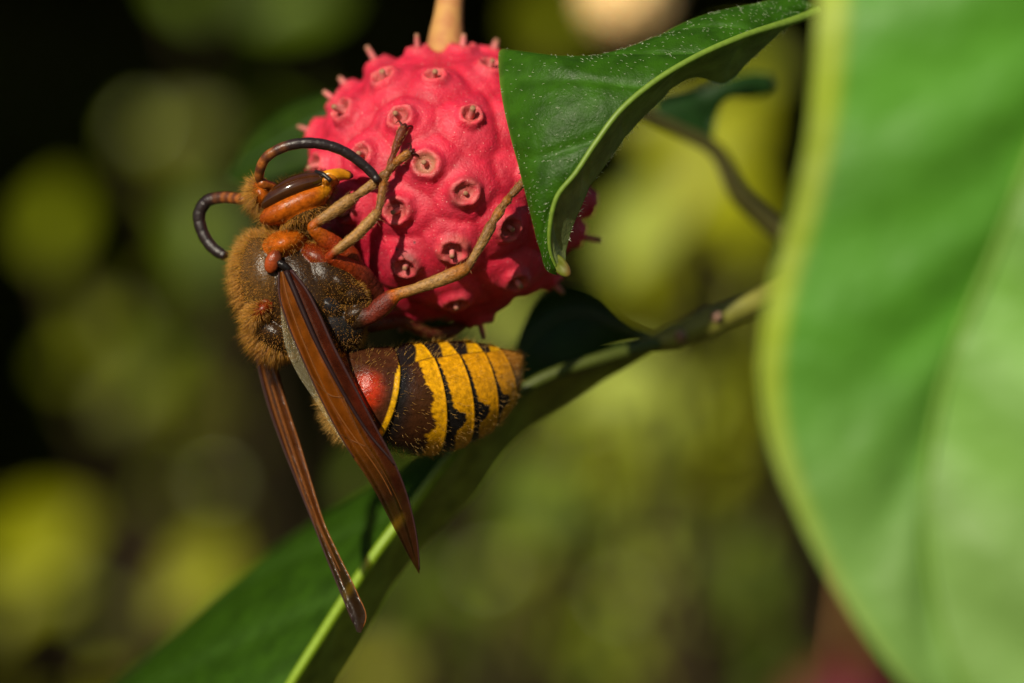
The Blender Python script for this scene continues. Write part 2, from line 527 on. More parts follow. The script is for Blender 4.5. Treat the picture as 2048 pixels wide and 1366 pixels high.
n = 520
iu = RNG.integers(4, 146, n); iv = RNG.integers(1, 33, n)
p0 = up_grid[iu, iv]; tu = up_grid[np.minimum(iu + 1, 149), iv] - p0; tv = up_grid[iu, np.minimum(iv + 1, 33)] - p0
nn = np.cross(tv, tu); nn *= np.sign(-nn[:, 1:2]); nn /= np.maximum(np.linalg.norm(nn, axis=1), 1e-6)[:, None]
p0 = p0 + tu * RNG.random((n, 1)) * 0.9 + tv * RNG.random((n, 1)) * 0.9 + nn * 0.03
dr = tv / np.linalg.norm(tv, axis=1)[:, None] + tu / np.linalg.norm(tu, axis=1)[:, None] * 0.5 + nn * 0.35 + RNG.normal(0, 0.3, (n, 3))
v, f, c = hairs(p0, dr, RNG.uniform(0.06, 0.18, n), 0.0065, nn * 0.0, np.tile([0.7, 0.75, 0.55], (n, 1)), RNG)
part('leaf_hair', v, f, M['leaf_hair'], lf, kind='stuff')

lo_e = catmull(PP(lower), 150)
ii = RNG.integers(15, 140, 160)
e_dir = lo_e[ii] - mc[ii]; e_dir /= np.maximum(np.linalg.norm(e_dir, axis=1), 1e-6)[:, None]
v, f, c = hairs(lo_e[ii], e_dir * [1, 0.3, 1] + RNG.normal(0, 0.4, (160, 3)), RNG.uniform(0.15, 0.5, 160), 0.014, np.zeros((160, 3)), np.tile([0.3, 0.3, 0.15], (160, 1)), RNG)
part('margin_hair', v, f, M['leaf_hair'], lf, kind='stuff')

# --- big blurred leaf in front
yf = -38.0
fm = [(2230, -330, yf - 1), (2120, 150, yf), (2000, 480, yf + .5), (1890, 760, yf + .8), (1855, 950, yf + .6), (1860, 1150, yf), (1960, 1450, yf), (2130, 1700, yf)]
fe = [(1800, -330, yf + 4), (1650, -120, yf + 2), (1632, 60, yf), (1615, 260, yf), (1580, 430, yf), (1535, 600, yf), (1518, 730, yf), (1535, 870, yf),
      (1590, 1020, yf), (1680, 1190, yf), (1800, 1360, yf), (1990, 1540, yf + 2), (2120, 1690, yf)]
fe2 = [(2500, -250, yf), (2700, 300, yf - 2), (2760, 700, yf - 2), (2700, 1000, yf - 2), (2550, 1300, yf), (2350, 1550, yf), (2140, 1700, yf)]
ff = thing('foreground_leaf', 'large pale green leaf with a smooth wavy edge, blurred, beside the stem tips', 'leaf', P(2250, -250, yf - 6))
mb, mc = leaf_blade(fm, [fe, fe2], 80, 60, [0.05, 0.05], [(0.080, 0.265, 0.018), (0.125, 0.295, 0.035)], vein=(7.0, 1.6, 0.35), rim=(0.15, (0.31, 0.42, 0.025)))  # right half painted paler for the sky's glare on it
v, f, c = mb.arrays()
uu = np.tile(np.repeat(np.linspace(0, 1, 80), 60), 2)
c = lerp(c, np.array([0.22, 0.37, 0.10]), (sstep(0.45, 0.75, uu) * 0.7)[:, None])  # paler towards the tip: sky glare put into the leaf colour
part('blade', v, f, M['front_leaf'], ff, c)
v, f, _ = tube(mc + [0, 0.15, 0], np.linspace(0.4, 0.15, 80), 10)
part('midrib', v, f, M['rib'], ff, np.tile([0.15, 0.30, 0.03], (len(v), 1)))

# --- long leaf passing under the hornet, on its own stalk
lm = [(1330, 683, 13), (1200, 718, 11), (1070, 765, 10), (960, 850, 9.5), (880, 940, 9.5), (830, 1005, 9.5), (760, 1095, 9), (700, 1182, 9), (640, 1275, 9), (580, 1370, 9), (500, 1520, 10)]
lu = [(1330, 679, 13), (1200, 702, 13), (1060, 752, 17), (960, 840, 24), (870, 950, 36), (760, 1035, 43), (640, 1090, 46), (520, 1158, 48), (400, 1232, 48), (240, 1360, 46), (160, 1480, 28), (440, 1590, 12)]
ll = [(1330, 690, 13), (1220, 757, 15), (1150, 800, 16), (1020, 893, 14), (940, 1003, 13), (850, 1090, 13), (775, 1190, 13), (720, 1290, 13), (650, 1400, 13), (520, 1560, 12)]
lg = thing('long_leaf', 'long blurred green leaf with a bright midrib running beneath the hornet', 'leaf', P(1620, 560, 16))
mb, mc = leaf_blade(lm, [lu, ll], 90, 20, [0.05, -0.04], [(0.030, 0.078, 0.004), (0.28, 0.30, 0.05)], vein=(6, 0.6, 0.2))  # second half: pale underside, colour raised to offset the shadow over it
v, f, c = mb.arrays()
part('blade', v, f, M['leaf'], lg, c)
v, f, _ = tube(mc + [0, -0.32, 0], np.linspace(0.5, 0.30, 90), 10)
part('midrib', v, f, M['rib'], lg, lerp(np.array([0.07, 0.09, 0.012]), np.array([0.24, 0.38, 0.015]), sstep(20, 50, _)[:, None]))  # dim base and lit stretch of the rib put into its colour
st = catmull(PP([(1620, 560, 16), (1500, 610, 14), (1430, 640, 13.5), (1360, 670, 13), (1280, 695, 12.6)]), 40)
rr = np.interp(np.linspace(0, 1, 40), [0, 0.3, 0.55, 0.6, 0.78, 0.82, 1], [0.9, 0.95, 1.0, 1.15, 0.9, 1.0, 0.5])
v, f, _ = tube(st, rr, 12)
part('stalk', v, f, M['green_stem'], lg, np.tile([0.17, 0.165, 0.025], (len(v), 1)))
for q in ((1432, 636, 12.4), (1360, 674, 12.0)):
    p = P(*q)
    v, f, _ = tube(catmull([p + [0, 0.5, 0], p + [0.1, -0.2, 0.1], p + [0.15, -0.5, 0.15]], 8), np.interp(np.linspace(0, 1, 8), [0, 0.6, 1], [0.5, 0.42, 0.1]), 10)
    part('bud_scar', v, f, M['green_stem'], lg, np.tile([0.28, 0.16, 0.11], (len(v), 1)))

# --- shaded leaf below the fruit
dm = [(1300, 676, 15), (1240, 650, 17), (1180, 625, 20), (1110, 640, 23), (1050, 690, 25), (1010, 760, 26)]
du = [(1300, 672, 15), (1250, 640, 16), (1200, 592, 18), (1130, 572, 21), (1070, 600, 24), (1035, 660, 26), (1010, 750, 27)]
dl = [(1300, 680, 15), (1240, 690, 18), (1180, 710, 20), (1120, 735, 22), (1060, 765, 25), (1020, 780, 26)]
ds = thing('shaded_leaf', 'small dark blurred leaf rising from the stalk between fruit and long leaf', 'leaf', P(1300, 676, 15))
mb, mc = leaf_blade(dm, [du, dl], 50, 14, [-0.15, 0.05], [(0.016, 0.045, 0.008)] * 2)
v, f, c = mb.arrays(); part('blade', v, f, M['leaf'], ds, c)
v, f, _ = tube(mc, np.linspace(0.35, 0.15, 50), 8); part('midrib', v, f, M['rib'], ds, np.tile([0.06, 0.10, 0.02], (len(v), 1)))

# --- curved stem with a hooked leaf, upper right
hs = thing('hooked_leaf_stem', 'curved dark stem with a small blurred leaf beneath the folded leaf', 'twig', P(1640, 520, 30))
st = catmull(PP([(1640, 520, 30), (1535, 445, 29), (1480, 390, 28), (1430, 300, 27), (1360, 262, 26), (1290, 228, 25), (1220, 190, 24)]), 50)
v, f, _ = tube(st, np.interp(np.linspace(0, 1, 50), [0, 0.4, 0.6, 1], [0.9, 0.75, 0.55, 0.4]), 12)
part('stem', v, f, M['green_stem'], hs, np.tile([0.055, 0.05, 0.010], (len(v), 1)))
hm = [(1425, 290, 27), (1418, 245, 27), (1440, 200, 27), (1490, 175, 27), (1540, 163, 28)]
ha = [(1425, 290, 27), (1340, 262, 26), (1310, 215, 26), (1380, 190, 27), (1450, 160, 27), (1510, 145, 28), (1545, 152, 28)]
hb = [(1425, 290, 27), (1432, 240, 27), (1460, 200, 28), (1500, 198, 28), (1535, 188, 28), (1550, 168, 28)]
mb, mc = leaf_blade(hm, [ha, hb], 40, 12, [0.04, 0.02], [(0.016, 0.05, 0.01)] * 2)
v, f, c = mb.arrays(); part('leaf', v, f, M['leaf'], hs, c)

# --- leaf behind the fruit at the hornet's head
bl = thing('leaf_behind_head', 'dark green blurred leaf behind the red fruit and the arched antenna', 'leaf', P(760, 300, 22))
bm = [(760, 235, 22), (640, 240, 23), (560, 285, 24), (500, 320, 25), (455, 355, 26)]
ba = [(760, 190, 22), (640, 190, 25), (570, 215, 27), (500, 275, 27), (455, 352, 26)]
bb = [(760, 330, 22), (640, 330, 22), (570, 350, 23), (510, 375, 24), (458, 362, 26)]
mb, mc = leaf_blade(bm, [ba, bb], 40, 14, [0.10, 0.10], [(0.024, 0.052, 0.003)] * 2)
v, f, c = mb.arrays(); part('blade', v, f, M['leaf'], bl, c)
v, f, _ = tube(mc, np.linspace(0.3, 0.12, 40), 8); part('midrib', v, f, M['rib'], bl, np.tile([0.03, 0.07, 0.01], (len(v), 1)))

# --- other blurred fruits far behind
def far_fruit(px, py, r_mm, depth, col, label):
    c = P(px, py, depth)
    t = thing('distant_fruit', label, 'fruit', c + [0, 0, r_mm])
    bm_ = bmesh.new(); bmesh.ops.create_icosphere(bm_, subdivisions=4, radius=1)
    d = np.array([q.co[:] for q in bm_.verts]); fc = [[q.index for q in x.verts] for x in bm_.faces]; bm_.free()
    cells = fib(60)
    a = np.arccos(np.clip((d @ cells.T).max(1), -1, 1)) * r_mm
    rad = r_mm + 0.8 * np.exp(-(a / (r_mm * 0.12)) ** 2)
    part('flesh', c + d * rad[:, None], fc, M['flesh'], t, np.tile(col, (len(d), 1)))
    v, f, _ = tube(catmull([c + [0, 0, r_mm * 0.9], c + [2, 3, r_mm + 12], c + [3, 10, r_mm + 40]], 14), 0.5, 8)
    part('stalk', v, f, M['stalk'], t)
def fib(n):
    i = np.arange(n) + 0.5
    ph = np.arccos(1 - 2 * i / n); th = np.pi * (1 + 5 ** 0.5) * i
    return np.column_stack([np.cos(th) * np.sin(ph), np.sin(th) * np.sin(ph), np.cos(ph)])
far_fruit(1252, -10, 4.2, 100, (0.88, 0.60, 0.26), 'pale pink-orange blurred fruit hanging above the folded leaf')
far_fruit(1690, 1475, 8.0, 200, (0.10, 0.002, 0.010), 'dark red blurred fruit low beside the large foreground leaf')

# ------------------------------------------------------------------ the red fruit
FC = P(893, 371, 8.0); FR = 9.5
def fruit_front(px, py):
    """depth of the fruit's front skin at a pixel (mm)"""
    for _ in range(1):
        x, _, z = P(px, py, 0) - FC
    q = (FR + 0.35) ** 2 - x * x - z * z
    return FC[1] - math.sqrt(q) if q > 0 else FC[1]
seeds = [(868, 140), (765, 140), (680, 208), (800, 230), (942, 225), (722, 305), (852, 328), (930, 387), (793, 425), (1020, 462),
         (907, 508), (810, 540), (912, 622), (1033, 572), (625, 325), (1070, 350), (1050, 220), (1120, 440), (690, 425), (990, 300)]
edge = [(925, 85), (740, 92), (658, 128), (632, 165), (598, 245), (985, 88), (835, 84), (1112, 577), (1198, 412), (815, 640), (962, 652), (1150, 470)]
dirs = []
for (px, py) in seeds[:-1]:
    x, _, z = P(px, py, 0) - FC
    s2 = x * x + z * z
    rr_ = FR + 0.6
    dirs.append(np.array([x, -math.sqrt(max(rr_ ** 2 - s2, 0.5)), z]) / math.sqrt(s2 + max(rr_ ** 2 - s2, 0.5)))
for k, (px, py) in enumerate(edge):
    x, _, z = P(px, py, 8) - FC
    q = np.array([x, (-1.5, 0.5, 1.2)[k % 3], z]); dirs.append(q / np.linalg.norm(q))
for q in fib(160):
    if all(q @ e < math.cos(R(20)) for e in dirs) and not (q[2] > 0.93):
        if q[1] > -0.15 or all(q @ e < math.cos(R(22.5)) for e in dirs):
            dirs.append(q)
cells = np.array(dirs)
bm_ = bmesh.new(); bmesh.ops.create_icosphere(bm_, subdivisions=7, radius=1)
d = np.array([q.co[:] for q in bm_.verts]); fc = [[q.index for q in x.verts] for x in bm_.faces]; bm_.free()
d /= np.linalg.norm(d, axis=1)[:, None]
def wob(p, k, amp):
    return amp * (np.sin(p[:, 0] * k + 1.3) * np.sin(p[:, 1] * k * 1.1 + 0.4) + np.sin(p[:, 2] * k * 0.9 + 2.1) * np.sin(p[:, 0] * k * 1.3))
dots = d @ cells.T
order = np.argsort(-dots, axis=1)[:, :2]
ar = np.arange(len(d))
a1 = np.arccos(np.clip(dots[ar, order[:, 0]], -1, 1)) * FR
a2 = np.arccos(np.clip(dots[ar, order[:, 1]], -1, 1)) * FR
cid = order[:, 0]
csz = RNG.uniform(1.08, 1.4, len(cells)); chg = RNG.uniform(0.8, 1.2, len(cells))
# local polar angle about the cell centre, for ragged rims
up_ = np.cross(cells, [0.3, 0.2, 0.9]); up_ /= np.linalg.norm(up_, axis=1)[:, None]
ri_ = np.cross(cells, up_)
th = np.arctan2((d * up_[cid]).sum(1), (d * ri_[cid]).sum(1))
aa = a1 / csz[cid]
rag = 0.018 * np.sin(th * 5 + cid) + 0.018 * np.sin(th * 9 + 2.3 * cid) + 0.03 * np.sin(th * 2 + 1.7 * cid)
gap = a2 - a1
h = 0.34 * (1 - sstep(0.3, 2.4, aa)) - 0.13 * (1 - sstep(0.0, 1.5, gap)) ** 1.5
h += 0.43 * chg[cid] * (1 - sstep(0.62 + rag, 1.0 + rag, aa))
h -= 0.46 * (1 - sstep(0.30 + rag * 0.6, 0.54 + rag, aa))
h += 0.09 * np.exp(-((aa - 0.62 - rag) / 0.09) ** 2) * (1 + 0.5 * np.sin(th * 7 + cid * 3.1))
h += 0.10 * (1 - sstep(0.0, 0.28, aa))
h += wob(d * FR, 0.55, 0.16) + wob(d * FR, 1.7, 0.045) + wob(d * FR, 6.0, 0.012) * (aa > 0.6) + 0.02 * np.sin(th * 13 + cid) * np.exp(-((aa - 0.62) / 0.15) ** 2)
# flattened shoulder, slightly oblique body
sq = np.array([1.0, 0.98, 0.96])
pos = FC + d * sq * (FR + h)[:, None]
red = np.array([0.60, 0.013, 0.046]); deep = np.array([0.50, 0.008, 0.03]); pink = np.array([0.66, 0.07, 0.11])
rimc = np.array([0.56, 0.12, 0.11]); tan = np.array([0.42, 0.19, 0.11]); brown = np.array([0.20, 0.06, 0.05])
c = np.tile(red, (len(d), 1))
c = lerp(c, deep, (1 - sstep(0.0, 0.8, gap))[:, None] * 0.7)
c = lerp(c, pink, (sstep(2.2, 0.9, aa) * 0.30 * (0.6 + 0.4 * np.sin(th * 3 + cid)))[:, None])
rimw = np.exp(-((aa - 0.58 - rag) / 0.10) ** 2)
c = lerp(c, rimc, (rimw * (0.55 + 0.35 * np.sin(th * 4 + cid * 1.9)))[:, None])
inn = 1 - sstep(0.40, 0.55, aa)
c = lerp(c, np.array([0.40, 0.05, 0.055]), inn[:, None] * 0.8)
c = lerp(c, tan, (inn * (0.5 + 0.5 * np.sin(th * 6 + cid) * np.sin(aa * 20)) * 0.35)[:, None])
for k, (amt, rc_) in {6: (0.9, tan), 7: (0.5, brown), 11: (0.9, brown), 10: (0.4, tan), 9: (0.3, brown)}.items():
    sel = (cid == k)
    ring = np.exp(-((aa - 0.72) / 0.16) ** 2) * (0.6 + 0.4 * np.sin(th * 2 + 1)) if k != 6 else np.exp(-((aa - 0.35) / 0.14) ** 2)
    c = lerp(c, rc_, (sel * ring * amt)[:, None])
for (px, py, r_) in ((792, 497, 0.13), (762, 489, 0.06), (828, 484, 0.07), (815, 508, 0.05), (775, 470, 0.05)):
    x, _, z = P(px, py, -1) - FC
    dd = np.hypot(pos[:, 0] - FC[0] - x, pos[:, 2] - FC[2] - z)
    c = lerp(c, np.array([0.02, 0.015, 0.02]), ((1 - sstep(r_ * 0.6, r_, dd)) * (d[:, 1] < 0))[:, None])
fruit = thing('dogwood_fruit', 'knobbly red fruit hanging on its stalk, held by the hornet', 'fruit', FC + [0, 0, FR + 3])
part('flesh', pos, fc, M['flesh'], fruit, c)
# styles: one shared mesh, one object per crater
sp = catmull([(0, 0, -0.25), (0.05, 0, 0.35), (0.0, 0.03, 1.05)], 10)
sv, sf, srow = tube(sp, np.interp(np.linspace(0, 1, 10), [0, 0.3, 0.85, 1], [0.27, 0.21, 0.20, 0.16]), 8)
sc_ = lerp(np.array([0.66, 0.17, 0.17]), np.array([0.30, 0.15, 0.08]), sstep(6.0, 9.0, srow)[:, None])
sme = new_mesh('style', sv, sf, sc_)
sme.materials.append(M['style'])
for k, q in enumerate(cells):
    x = q + RNG.normal(0, 0.10, 3)
    m = rot_from(x, RNG.normal(0, 1, 3)) * RNG.uniform(0.85, 1.1) * np.array([[1, 1, 1.0]])
    m[:, 2] *= RNG.uniform(0.95, 1.6) if q[1] > -0.45 else RNG.uniform(0.55, 1.1)
    p = FC + q * sq * (FR + 0.25)
    o = bpy.data.objects.new('style', sme); COL.objects.link(o); o.parent = fruit
    o.matrix_local = Matrix(np.vstack([np.column_stack([m, (p - BASE[fruit.name]) * S]), [0, 0, 0, 1]]).tolist())
st = catmull(PP([(892, 118, 8.5), (893, 70, 8.6), (897, 30, 8.8), (902, -20, 9.2), (912, -160, 11), (935, -420, 18)]), 40)
v, f, _ = tube(st, np.interp(np.linspace(0, 1, 40), [0, 0.12, 0.2, 0.4, 1], [1.5, 1.05, 0.9, 0.85, 0.95]), 14)
part('stalk', v, f, M['stalk'], fruit)

# ------------------------------------------------------------------ the hornet
ORG = np.array([0.40, 0.085, 0.004]); RED = np.array([0.27, 0.032, 0.005]); DRED = np.array([0.14, 0.020, 0.010])
DBR = np.array([0.030, 0.014, 0.005]); BLK = np.array([0.012, 0.010, 0.010]); YEL = np.array([0.78, 0.40, 0.005])
BRZ = np.array([0.085, 0.042, 0.012]); GOLD = np.array([0.52, 0.25, 0.035])

class Blob:
    def __init__(s, px, py, y, ra, rb, rd, ang, col, hair=0.0, hlen=0.5):
        s.c = P(px, py, y); a = R(ang)
        s.R = np.array([[math.cos(a), 0, math.sin(a)], [0, 1, 0], [-math.sin(a), 0, math.cos(a)]])   # rows: local axes
        s.r = np.array([ra, rd, rb]); s.col = np.array(col); s.hair = hair; s.hlen = hlen
    def q(s, p):
        return np.linalg.norm(((p - s.c) @ s.R.T) / s.r, axis=1)

blobs = [
    # thorax          px   py    y     along depth-perp ...  angle
    Blob(606, 588, 0.0, 4.0, 3.2, 3.15, -62, DBR, 0.55, 0.45),        # core
    Blob(540, 562, 0.0, 3.2, 2.15, 2.75, -78, BRZ, 1.0, 0.45),        # scutum
    Blob(570, 490, -0.2, 1.75, 1.15, 3.0, 22, ORG, 0.45, 0.5),        # pronotum
    Blob(528, 620, -0.35, 1.25, 0.8, 2.45, 50, RED * 0.7, 0.6, 0.35),        # scutellum
    Blob(556, 668, 0.0, 1.9, 1.3, 2.3, -30, DBR, 1.0, 0.6),           # metanotum
    Blob(655, 560, -0.5, 2.5, 2.0, 2.5, -50, DBR, 0.5, 0.4),          # side plate
    Blob(640, 520, -1.2, 1.7, 1.0, 1.5, -28, RED * 0.55, 0.4, 0.35),
    Blob(668, 645, -0.2, 2.3, 1.7, 2.3, -45, BLK * 1.6, 0.5, 0.4),    # hind body
    Blob(712, 628, -1.5, 1.1, 0.75, 1.1, 25, DBR, 0.6, 0.4),          # hip
    Blob(700, 588, -1.3, 1.25, 0.95, 1.4, -30, DBR, 0.5, 0.4),
    Blob(628, 600, -2.0, 1.35, 0.85, 1.15, -58, DBR * 1.2, 0.4, 0.3),
    Blob(678, 565, -1.9, 1.15, 0.75, 1.1, -40, DBR * 1.1, 0.4, 0.3),
    Blob(660, 612, -2.0, 1.0, 0.6, 0.95, -35, BLK * 1.6, 0.4, 0.3),
    Blob(690, 690, 0.0, 1.3, 0.75, 1.1, -50, BLK, 0.3, 0.3),          # waist
    Blob(595, 455, -0.5, 1.4, 1.1, 1.6, 70, DBR, 0.8, 0.5),           # neck
    # head
    Blob(600, 398, -0.6, 2.5, 1.05, 2.1, 23, ORG * 0.8, 0.3, 0.4),
    Blob(592, 409, -1.95, 2.65, 0.95, 1.25, 25, ORG, 0.06, 0.2),       # cheek
    Blob(602, 428, -1.2, 1.95, 0.95, 1.7, 18, BRZ * 0.9, 1.0, 0.35),  # back of head
    Blob(655, 362, -1.2, 0.85, 0.55, 1.6, 10, np.array([0.46, 0.15, 0.006]), 0.1, 0.2),   # face plate
    Blob(524, 390, -0.4, 0.75, 1.0, 1.5, 20, ORG * 0.8, 0.5, 0.36),   # crown
]
def ellipsoid(b, nu=40, nv=56):
    th_ = np.linspace(0, np.pi, nu)[1:-1]; ph = np.linspace(0, 2 * np.pi, nv, endpoint=False)
    l = np.array([[math.sin(t) * math.cos(p), math.sin(t) * math.sin(p), math.cos(t)] for t in th_ for p in ph])
    l = np.vstack([l, [0, 0, 1], [0, 0, -1]])
    v = b.c + (l * b.r) @ b.R
    f = grid_faces(nu - 2, nv, 0, True)
    n0 = (nu - 2) * nv
    for j in range(nv):
        k = (j + 1) % nv
        f.append((n0, j, k)); f.append((n0 + 1, (nu - 3) * nv + k, (nu - 3) * nv + j))
    return v, f
mb = MB()
for b in blobs:
    v, f = ellipsoid(b); mb.add(v, f)
v, f, _ = mb.arrays()
tm = bpy.data.meshes.new('tmp'); tm.from_pydata(v.tolist(), [], f); tm.update()
to = bpy.data.objects.new('tmp', tm); COL.objects.link(to)
mod = to.modifiers.new('r', 'REMESH'); mod.mode = 'VOXEL'; mod.voxel_size = 0.09
mod = to.modifiers.new('s', 'SMOOTH'); mod.factor = 0.5; mod.iterations = 1
dg = bpy.context.evaluated_depsgraph_get(); dg.update()
ev = to.evaluated_get(dg); em = ev.to_mesh()
bv = np.empty(len(em.vertices) * 3); em.vertices.foreach_get('co', bv); bv = bv.reshape(-1, 3)
bn = np.empty(len(em.vertices) * 3); em.vertices.foreach_get('normal', bn); bn = bn.reshape(-1, 3)
bf = [tuple(p.vertices) for p in em.polygons]
ev.to_mesh_clear(); bpy.data.objects.remove(to); bpy.data.meshes.remove(tm)
Q = np.array([np.abs(b.q(bv) - 1) * b.r.min() for b in blobs])
Q[16] -= 0.05; Q[3] -= 0.05
bid = Q.argmin(0)
bc = np.array([b.col for b in blobs])[bid]
bh = np.array([b.hair for b in blobs])[bid]
bl_ = np.array([b.hlen for b in blobs])[bid]
# long fur on the back of thorax and head (left, dorsal side)
dors = sstep(0.15, -0.55, bn[:, 0]) * (bv[:, 2] < P(0, 440)[2] + 3.5)
bl_ = bl_ + dors * 0.62
bh = np.maximum(bh, dors * 1.0)
facing = sstep(-0.15, -0.6, bn[:, 1])
thx = np.isin(bid, [0, 1, 4, 5, 6, 7, 8, 9, 10, 11, 12])
bl_ = np.where(thx, lerp(bl_, np.where(bid == 1, 0.18, 0.15), facing), bl_)
bh = np.where(thx, lerp(bh, np.where(bid == 1, 0.55, 0.40), facing), bh)
slick = np.isin(bid, [2]) & (bn[:, 1] < -0.25)
bh = np.where(slick, 0.12, bh); bl_ = np.where(slick, 0.35, bl_)
bh = np.where(bid == 16, 0.03, bh)
# yellow rim where the cheek meets the mandible; darker grooves between plates are left to the light
k = sstep(P(630, 0)[0], P(662, 0)[0], bv[:, 0]) * (bid == 16)
bc = lerp(bc, YEL * 0.7, k[:, None] * 0.5)
k = sstep(P(580, 0)[0], P(520, 0)[0], bv[:, 0]) * (bid == 16)
bc = lerp(bc, np.array([0.26, 0.045, 0.005]), k[:, None] * 0.8)

# abdomen: plated loft
stn = [  # px, py, half px, tilt deg, y
    (676, 712, 22, -50, -0.6), (684, 745, 58, -34, -0.5), (698, 772, 84, -24, -0.3), (722, 786, 97, -17, 0.1), (757, 791, 102, -13, 0.5),
    (805, 795, 112, -2, 1.2), (848, 796, 115, 9, 1.9), (902, 786, 110, 12, 2.8), (955, 772, 96, 13, 3.7), (1000, 750, 67, 20, 4.5),
    (1028, 726, 34, 28, 5.1), (1044, 706, 6, 36, 5.5)]
kn = np.array([0, 0.25, 0.5, 0.75, 1.0, 1.5, 2.0, 3.0, 4.0, 5.0, 5.6, 6.0])
stn = np.array(stn, float)
def at_u(u):
    out = []
    for j in range(5):
        # smooth interpolation through the stations
        m_ = np.gradient(stn[:, j], kn)
        i = np.clip(np.searchsorted(kn, u, side='right') - 1, 0, len(kn) - 2)
        h_ = kn[i+1] - kn[i]; t = (u - kn[i]) / h_
        out.append((2*t**3-3*t**2+1)*stn[i, j] + (t**3-2*t**2+t)*h_*m_[i] + (-2*t**3+3*t**2)*stn[i+1, j] + (t**3-t**2)*h_*m_[i+1])
    return np.array(out).T
NPH = 220
TH = R(24)
def rings(us, grow):
    s_ = at_u(us)
    phi = np.linspace(0, 2 * np.pi, NPH, endpoint=False)
    V = []
    for (px, py, hp, al, y), g in zip(s_, grow):
        c0 = P(px, py, y); al = R(al)
        e1 = np.array([-math.sin(al), 0, math.cos(al)])
        e2 = np.array([math.cos(al) * math.sin(TH), -math.cos(TH), math.sin(al) * math.sin(TH)])
        r = max(hp / PXMM + g, 0.02)
        ph = np.minimum(phi, 2 * np.pi - phi)
        rs = r * (1 - 0.035 * (1 - sstep(R(44), R(50), ph)))
        V.append(c0 + rs[:, None] * (np.cos(phi)[:, None] * e1 + 0.96 * np.sin(phi)[:, None] * e2))
    return np.array(V), phi
E2 = ([0, 46, 64, 75, 84, 92, 100, 108, 117, 123, 130, 138, 150, 180], [.35, .44, .53, .56, .70, .72, .66, .70, .78, .76, .62, .70, .72, .78])
E3 = ([0, 46, 64, 90, 104, 109, 113, 121, 126, 131, 140, 160, 180], [.3, .10, .12, .17, .20, .36, .62, .64, .52, .30, .26, .40, .5])
E4 = ([0, 46, 64, 90, 104, 109, 113, 121, 127, 131, 140, 160, 180], [.3, .10, .12, .16, .20, .40, .62, .60, .48, .26, .24, .40, .5])
E5 = ([0, 46, 64, 90, 108, 116, 126, 132, 150, 180], [.3, .08, .10, .12, .25, .55, .58, .2, .15, .3])
amb = MB()
for kpl in range(1, 7):
    n_ = 44 if kpl <= 2 else 30
    t = np.linspace(0, 1, n_)
    u0, u1 = kpl - 1, kpl
    us = lerp(u0 - (0.10 if kpl > 1 else 0), u1, t)
    us = np.clip(us, 0, 6)
    grow = -0.09 + 0.17 * t ** 0.7 + 0.05 * np.exp(-((t - 0.97) / 0.03) ** 2)
    if kpl == 6: grow = grow * 0.6
    # lip turned in at the rear edge
    us = np.append(us, us[-1]); grow = np.append(grow, -0.14 if kpl < 6 else 0); t = np.append(t, 1.0)
    V, phi = rings(us, grow)
    pd = np.degrees(np.minimum(phi, 2 * np.pi - phi))
    jag = 0.018 * np.sin(np.degrees(phi) * 0.9) + 0.012 * np.sin(np.degrees(phi) * 2.3 + kpl)
    tt = np.clip((us - u0) / (u1 - u0), -0.1, 1)[:, None]
    ven = (pd < 48)[None, :]
    n1 = len(us)
    c = np.tile(DBR, (n1, NPH, 1))
    if kpl == 1:
        c = np.tile(np.array([0.055, 0.018, 0.007]), (n1, NPH, 1))
        spot = np.exp(-(((tt - 0.55) / 0.24) ** 2 + ((pd[None] - 84) / 25) ** 2) ** 2)
        c = lerp(c, np.array([0.42, 0.026, 0.004]), spot[:, :, None])
        thr = 0.915 + 0.09 * sstep(64, 40, pd)[None]
        c = np.where((tt > thr)[:, :, None], YEL * 0.85, c)
    elif kpl <= 5:
        e = [E2, E3, E4, E5][kpl - 2]
        ed = np.interp(pd, *e) + jag
        front = np.tile(BLK, (n1, NPH, 1))
        if kpl == 2:
            front = lerp(front, np.array([0.050, 0.017, 0.006]), sstep(0.05, 0.4, tt + 0 * pd[None])[:, :, None])
        back = YEL * (1 - 0.05 * kpl) * np.array([1, 1 - 0.04 * kpl, 1])
        k = sstep(-0.02, 0.03, tt - ed[None])[:, :, None]
        c = lerp(front, back, k)
        # underside plates: dark fore part with a scalloped yellow hind part
        ev_ = 0.50 + 0.16 * np.sin(np.radians(pd * 4 + 30))[None]
        cv = lerp(np.tile(BLK, (n1, NPH, 1)), YEL * np.array([0.9, 0.86, 1]), sstep(-0.04, 0.04, tt - ev_)[:, :, None])
        c = np.where(ven[:, :, None], cv, c)
        line = np.exp(-((pd - 48) / 1.3) ** 2)[None, :, None]
        c = lerp(c, np.tile(DBR, (n1, NPH, 1)), line * 0.8)
    else:
        c = np.tile(np.array([0.40, 0.15, 0.012]), (n1, NPH, 1))
        c = lerp(c, np.tile(DBR, (n1, NPH, 1)), (1 - sstep(0, 0.2, tt + 0 * pd[None]))[:, :, None] * 0.7)
    amb.add(V.reshape(-1, 3), grid_faces(n1, NPH, 0, True), c.reshape(-1, 3))
av, af, ac = amb.arrays()

hornet = thing('hornet', 'large brown and yellow hornet with amber wings clinging to the red fruit', 'hornet', P(640, 600, 0))
bod = MB(); bod.add(bv, bf, bc); bod.add(av, af, ac)
v, f, c = bod.arrays()
body = part('body', v, f, M['chitin'], hornet, c)

